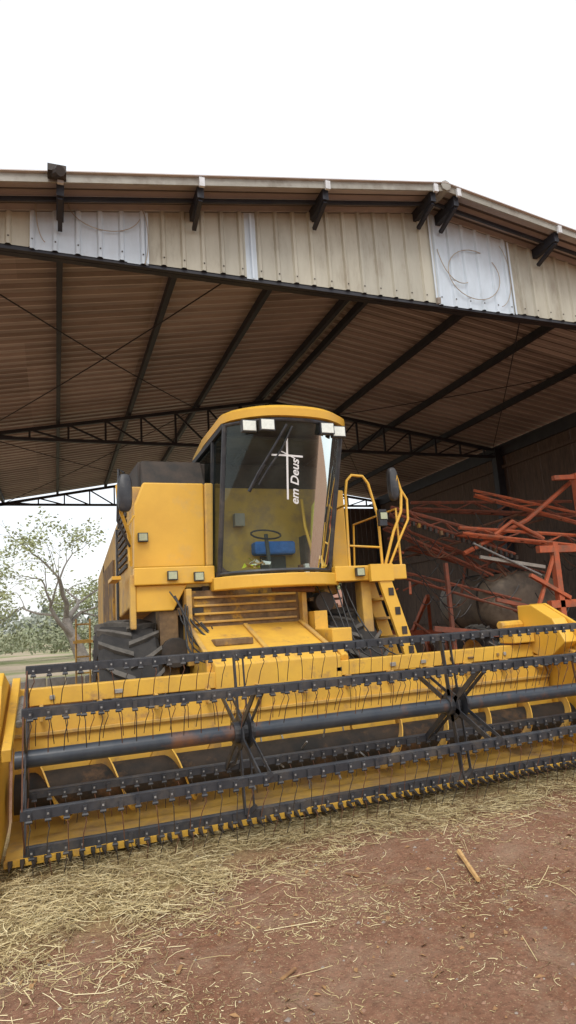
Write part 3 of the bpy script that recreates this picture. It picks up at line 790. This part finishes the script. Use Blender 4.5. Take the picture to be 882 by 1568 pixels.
for y,k in ((9.85,.55),(9.92,.85),(10.1,1),(11.6,1),(11.8,.85),(11.9,.55)):
    rings.append([(8.7+.95*k*math.copysign(abs(math.cos(t))**.75,math.cos(t)),y,1.7+.60*k*math.copysign(abs(math.sin(t))**.75,math.sin(t))) for t in [i*math.pi/16 for i in range(32)]])
b.loft(rings,TANK)
for yy in (10.3,11.2): b.tube([(8.7+.965*math.copysign(abs(math.cos(t))**.75,math.cos(t)),yy,1.7+.615*math.copysign(abs(math.sin(t))**.75,math.sin(t))) for t in [i*math.pi/16 for i in range(33)]],.02,DARK,5)
b.tube([(8.9,10.8,2.25),(8.9,10.8,2.42)],.22,DARK,18)
b.obj('spray_tank',S,smooth=50)
wheel(7.6,10.2,.66,.34,'wheel_a',S,20); wheel(10.2,10.6,.66,.34,'wheel_b',S,20)
b=MB()
for k in range(40):
    x=random.uniform(6.0,9.4); z=random.uniform(1.8,3.5); y=9.5+random.uniform(0,.8); l=random.uniform(.3,.9)
    b.tube([(x+l*t,y,z-(.35+.1*(k%3))*math.sin(math.pi*t)*l-.2*t) for t in [i/8 for i in range(9)]],.009,HOSE if k%3 else RUST,5)
b.obj('spray_hoses',S)
b=MB()
def barrel(x,y,r,h,m):
    b.loft([[(x+rr*math.cos(t*math.pi/12),y+rr*math.sin(t*math.pi/12),z) for t in range(24)] for z,rr in ((0,r),(h*.32,r),(h*.34,r*1.04),(h*.36,r),(h*.64,r),(h*.66,r*1.04),(h*.68,r),(h,r),(h,.01))],m)
barrel(7.3,13.5,.3,.9,RUST); barrel(8.0,13.9,.3,.9,BLK); barrel(10.9,12.8,.3,.9,TANK)
b.obj('oil_drums',smooth=40)
P=empty('disc_plough'); b=MB()
b.beam((6.6,14.5,1.2),(11,13.5,1.0),.14,.14,ORG)
for i in range(8):
    x=6.8+i*.5; y=14.4-i*.11; b.beam((x,y,1.15),(x,y-.1,.6),.08,.1,ORG)
    b.loft([[(x+dx,y-.15+rr*math.cos(t*math.pi/12),.45+rr*math.sin(t*math.pi/12)) for t in range(24)] for dx,rr in ((0,.38),(.03,.25),(.06,.01))],RUST,False,True)
b.beam((8.5,14.1,1.1),(8.5,13.2,2.0),.08,.08,ORG); b.beam((9,14,1.1),(8.5,13.2,2.0),.08,.08,ORG)
b.obj('plough_frame',P)

# ------------------------------------------------------------ trees
LF=mat('tree_foliage',(.24,.28,.12),(.40,.42,.22),1.2,.6,0,detail=3); LF2=mat('far_foliage',(.27,.30,.24),(.36,.38,.31),1.2,.7,0,detail=3)  # leaf colours greyed, with distance haze painted into them
LF3=mat('shrub_foliage',(.19,.22,.12),(.33,.34,.21),.8,.7,0,detail=3)  # hedge green greyed as well, haze is part of the colour
BARK=mat('bark',(.27,.24,.21),(.17,.15,.13),5,.9,.4)
def tree(name,x,y,h,spread,seed,leaves=9000,cut=.0,lf=LF,ls=.11):
    rnd=random.Random(seed); T=empty(name); b=MB(); tips=[]
    def br(p,d,l,r,lv):
        pts=[p];rs=[r]; q=p.copy(); dd=d.copy(); n=5
        for i in range(n):
            dd=(dd+Vector((rnd.gauss(0,.20),rnd.gauss(0,.20),rnd.gauss(0,.12)+ (.03 if lv<3 else -.02)))).normalized()
            q=q+dd*l/n; pts.append(q.copy()); rs.append(r*(1-.45*(i+1)/n))
            if lv>=3: tips.append(q.copy())
        b.tube(pts,rs,BARK,8 if lv<2 else 5)
        if lv>=5: return
        for k in range(rnd.choice((2,3,3)) if lv else 4):
            az=rnd.uniform(0,6.283); tilt=rnd.uniform(.45,.95)*spread
            o=dd.orthogonal().normalized(); o.rotate(Matrix.Rotation(az,3,dd))
            nd=(dd*math.cos(tilt)+o*math.sin(tilt)).normalized(); nd.z=max(nd.z,-.15)
            st=pts[-1] if k<2 else pts[rnd.choice((3,4))]
            br(st,nd,l*rnd.uniform(.62,.84),rs[-1]*rnd.uniform(.62,.82),lv+1)
    br(Vector((x,y,-.1)),Vector((-.12,0,1)),h*.25,h*.034,0)
    b.obj('trunk_and_limbs',T,smooth=60)
    b=MB()
    for _ in range(leaves):
        t=rnd.choice(tips)
        if noise.noise(t*.6)<cut: continue
        c=t+Vector((rnd.gauss(0,h*.026),rnd.gauss(0,h*.026),rnd.gauss(0,h*.018))); s=ls*rnd.uniform(.5,1.1)
        u=Vector((rnd.gauss(0,1),rnd.gauss(0,1),rnd.gauss(0,.6))).normalized(); v=u.orthogonal().normalized(); v.rotate(Matrix.Rotation(rnd.uniform(0,6.28),3,u))
        b.add([c-u*s,c-v*s*.5,c+u*s,c+v*s*.5],[(0,1,2,3)],lf)
    b.obj('foliage',T)
tree('shade_tree',1.4,33,11,1.05,11,7500)
tree('shade_tree',-3.4,38,11.5,1.05,5,7500)
tree('shade_tree',4.5,55,10,.95,23,7000,ls=.15)
tree('shade_tree',24,44,10,.95,29,7000,ls=.2)
def mass(name,x0,x1,y0,y1,hmin,hmax,n,ls,lf,seed):
    rnd=random.Random(seed); b=MB()
    for i in range(n):
        bx,by,bh=rnd.uniform(x0,x1),rnd.uniform(y0,y1),rnd.uniform(hmin,hmax)
        for _ in range(230):
            a_=rnd.uniform(0,6.283); e_=rnd.uniform(-.2,1.57); rr=bh*.5*rnd.uniform(.65,1.08)*(1+.5*noise.noise(Vector((bx+a_*2,by,e_*3))))
            c=Vector((bx+rr*1.3*math.cos(a_)*math.cos(e_),by+rr*math.sin(a_)*math.cos(e_),bh*.42+rr*1.1*math.sin(e_)))
            u=Vector((rnd.gauss(0,1),rnd.gauss(0,1),rnd.gauss(0,1))).normalized(); v=u.orthogonal().normalized(); s=ls*rnd.uniform(.5,1.3)
            b.add([c-u*s,c-v*s*.6,c+u*s,c+v*s*.6],[(0,1,2,3)],lf)
    b.obj(name)
mass('shrub_hedge',-14,9,44,54,1.2,3.0,50,.13,LF3,3)
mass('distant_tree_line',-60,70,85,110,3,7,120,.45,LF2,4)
b=MB(); BRK=mat('brick_red',(.42,.15,.08),(.32,.12,.07),14,.9,.2)
for i in range(90):
    x=-1.0+random.uniform(0,1.7); y=16.5+random.uniform(0,.6); z=.09*random.choice((0,1,2,3))
    b.box(x,x+.24,y,y+.12,z,z+.08,BRK)
b.obj('brick_pile',bevel=.004)
b=MB()
for i in range(8):
    x=-3+i*.55; b.box(x,x+.5,21,21.25,-.05,.36+random.uniform(-.05,.05),CONC)
b.obj('low_concrete_wall',bevel=.02)
# ------------------------------------------------------------ brick house
def brickmat():
    m=bpy.data.materials.new('brickwork'); m.use_nodes=True; N=m.node_tree.nodes; L=m.node_tree.links; p=N['Principled BSDF']; p.inputs['Roughness'].default_value=.9
    tc=N.new('ShaderNodeTexCoord'); mp=N.new('ShaderNodeMapping'); mp.inputs['Rotation'].default_value=(R(90),0,0); L.new(tc.outputs['Object'],mp.inputs[0])
    br=N.new('ShaderNodeTexBrick'); br.inputs['Scale'].default_value=4; br.inputs[1].default_value=(.50,.20,.11,1); br.inputs[2].default_value=(.40,.16,.09,1); br.inputs[3].default_value=(.4,.34,.28,1)
    L.new(mp.outputs[0],br.inputs[0]); L.new(br.outputs[0],p.inputs['Base Color']); return m
BW=brickmat(); hs=empty('brick_house')
b=MB()
hx0,hx1,hy0,hy1=13.5,26,34,41
for (a0,a1) in ((hx0,15.2),(16.1,18),(19.4,22),(23.4,hx1)): b.box(a0,a1,hy0,hy0+.2,0,2.3,BW)
b.box(15.2,16.1,hy0,hy0+.2,2.0,2.3,BW)
for a0,a1 in ((18,19.4),(22,23.4)): b.box(a0,a1,hy0,hy0+.2,0,1,BW); b.box(a0,a1,hy0,hy0+.2,2.0,2.3,BW)
b.box(hx0,hx0+.2,hy0+.2,hy1,0,2.3,BW); b.box(hx1-.2,hx1,hy0+.2,hy1,0,2.3,BW)
b.obj('walls',hs)
b=MB(); TILE=mat('clay_tile',(.34,.16,.10),(.24,.12,.08),6,.9,.3)
b.prism_x([(hy0-.6,2.25),(37.5,3.3),(hy1+.6,2.25),(hy1+.6,2.38),(37.5,3.45),(hy0-.6,2.38)],hx0-.5,hx1+.5,TILE); b.obj('roof',hs)
b=MB(); b.box(15.2,16.1,hy0+.06,hy0+.1,0,2.0,WOOD)
for a0,a1 in ((18,19.4),(22,23.4)): b.box(a0,a1,hy0+.08,hy0+.11,1,2.0,GLASS2); b.box((a0+a1)/2-.03,(a0+a1)/2+.03,hy0+.02,hy0+.07,1,2.0,CONC)
b.obj('door_and_windows',hs)
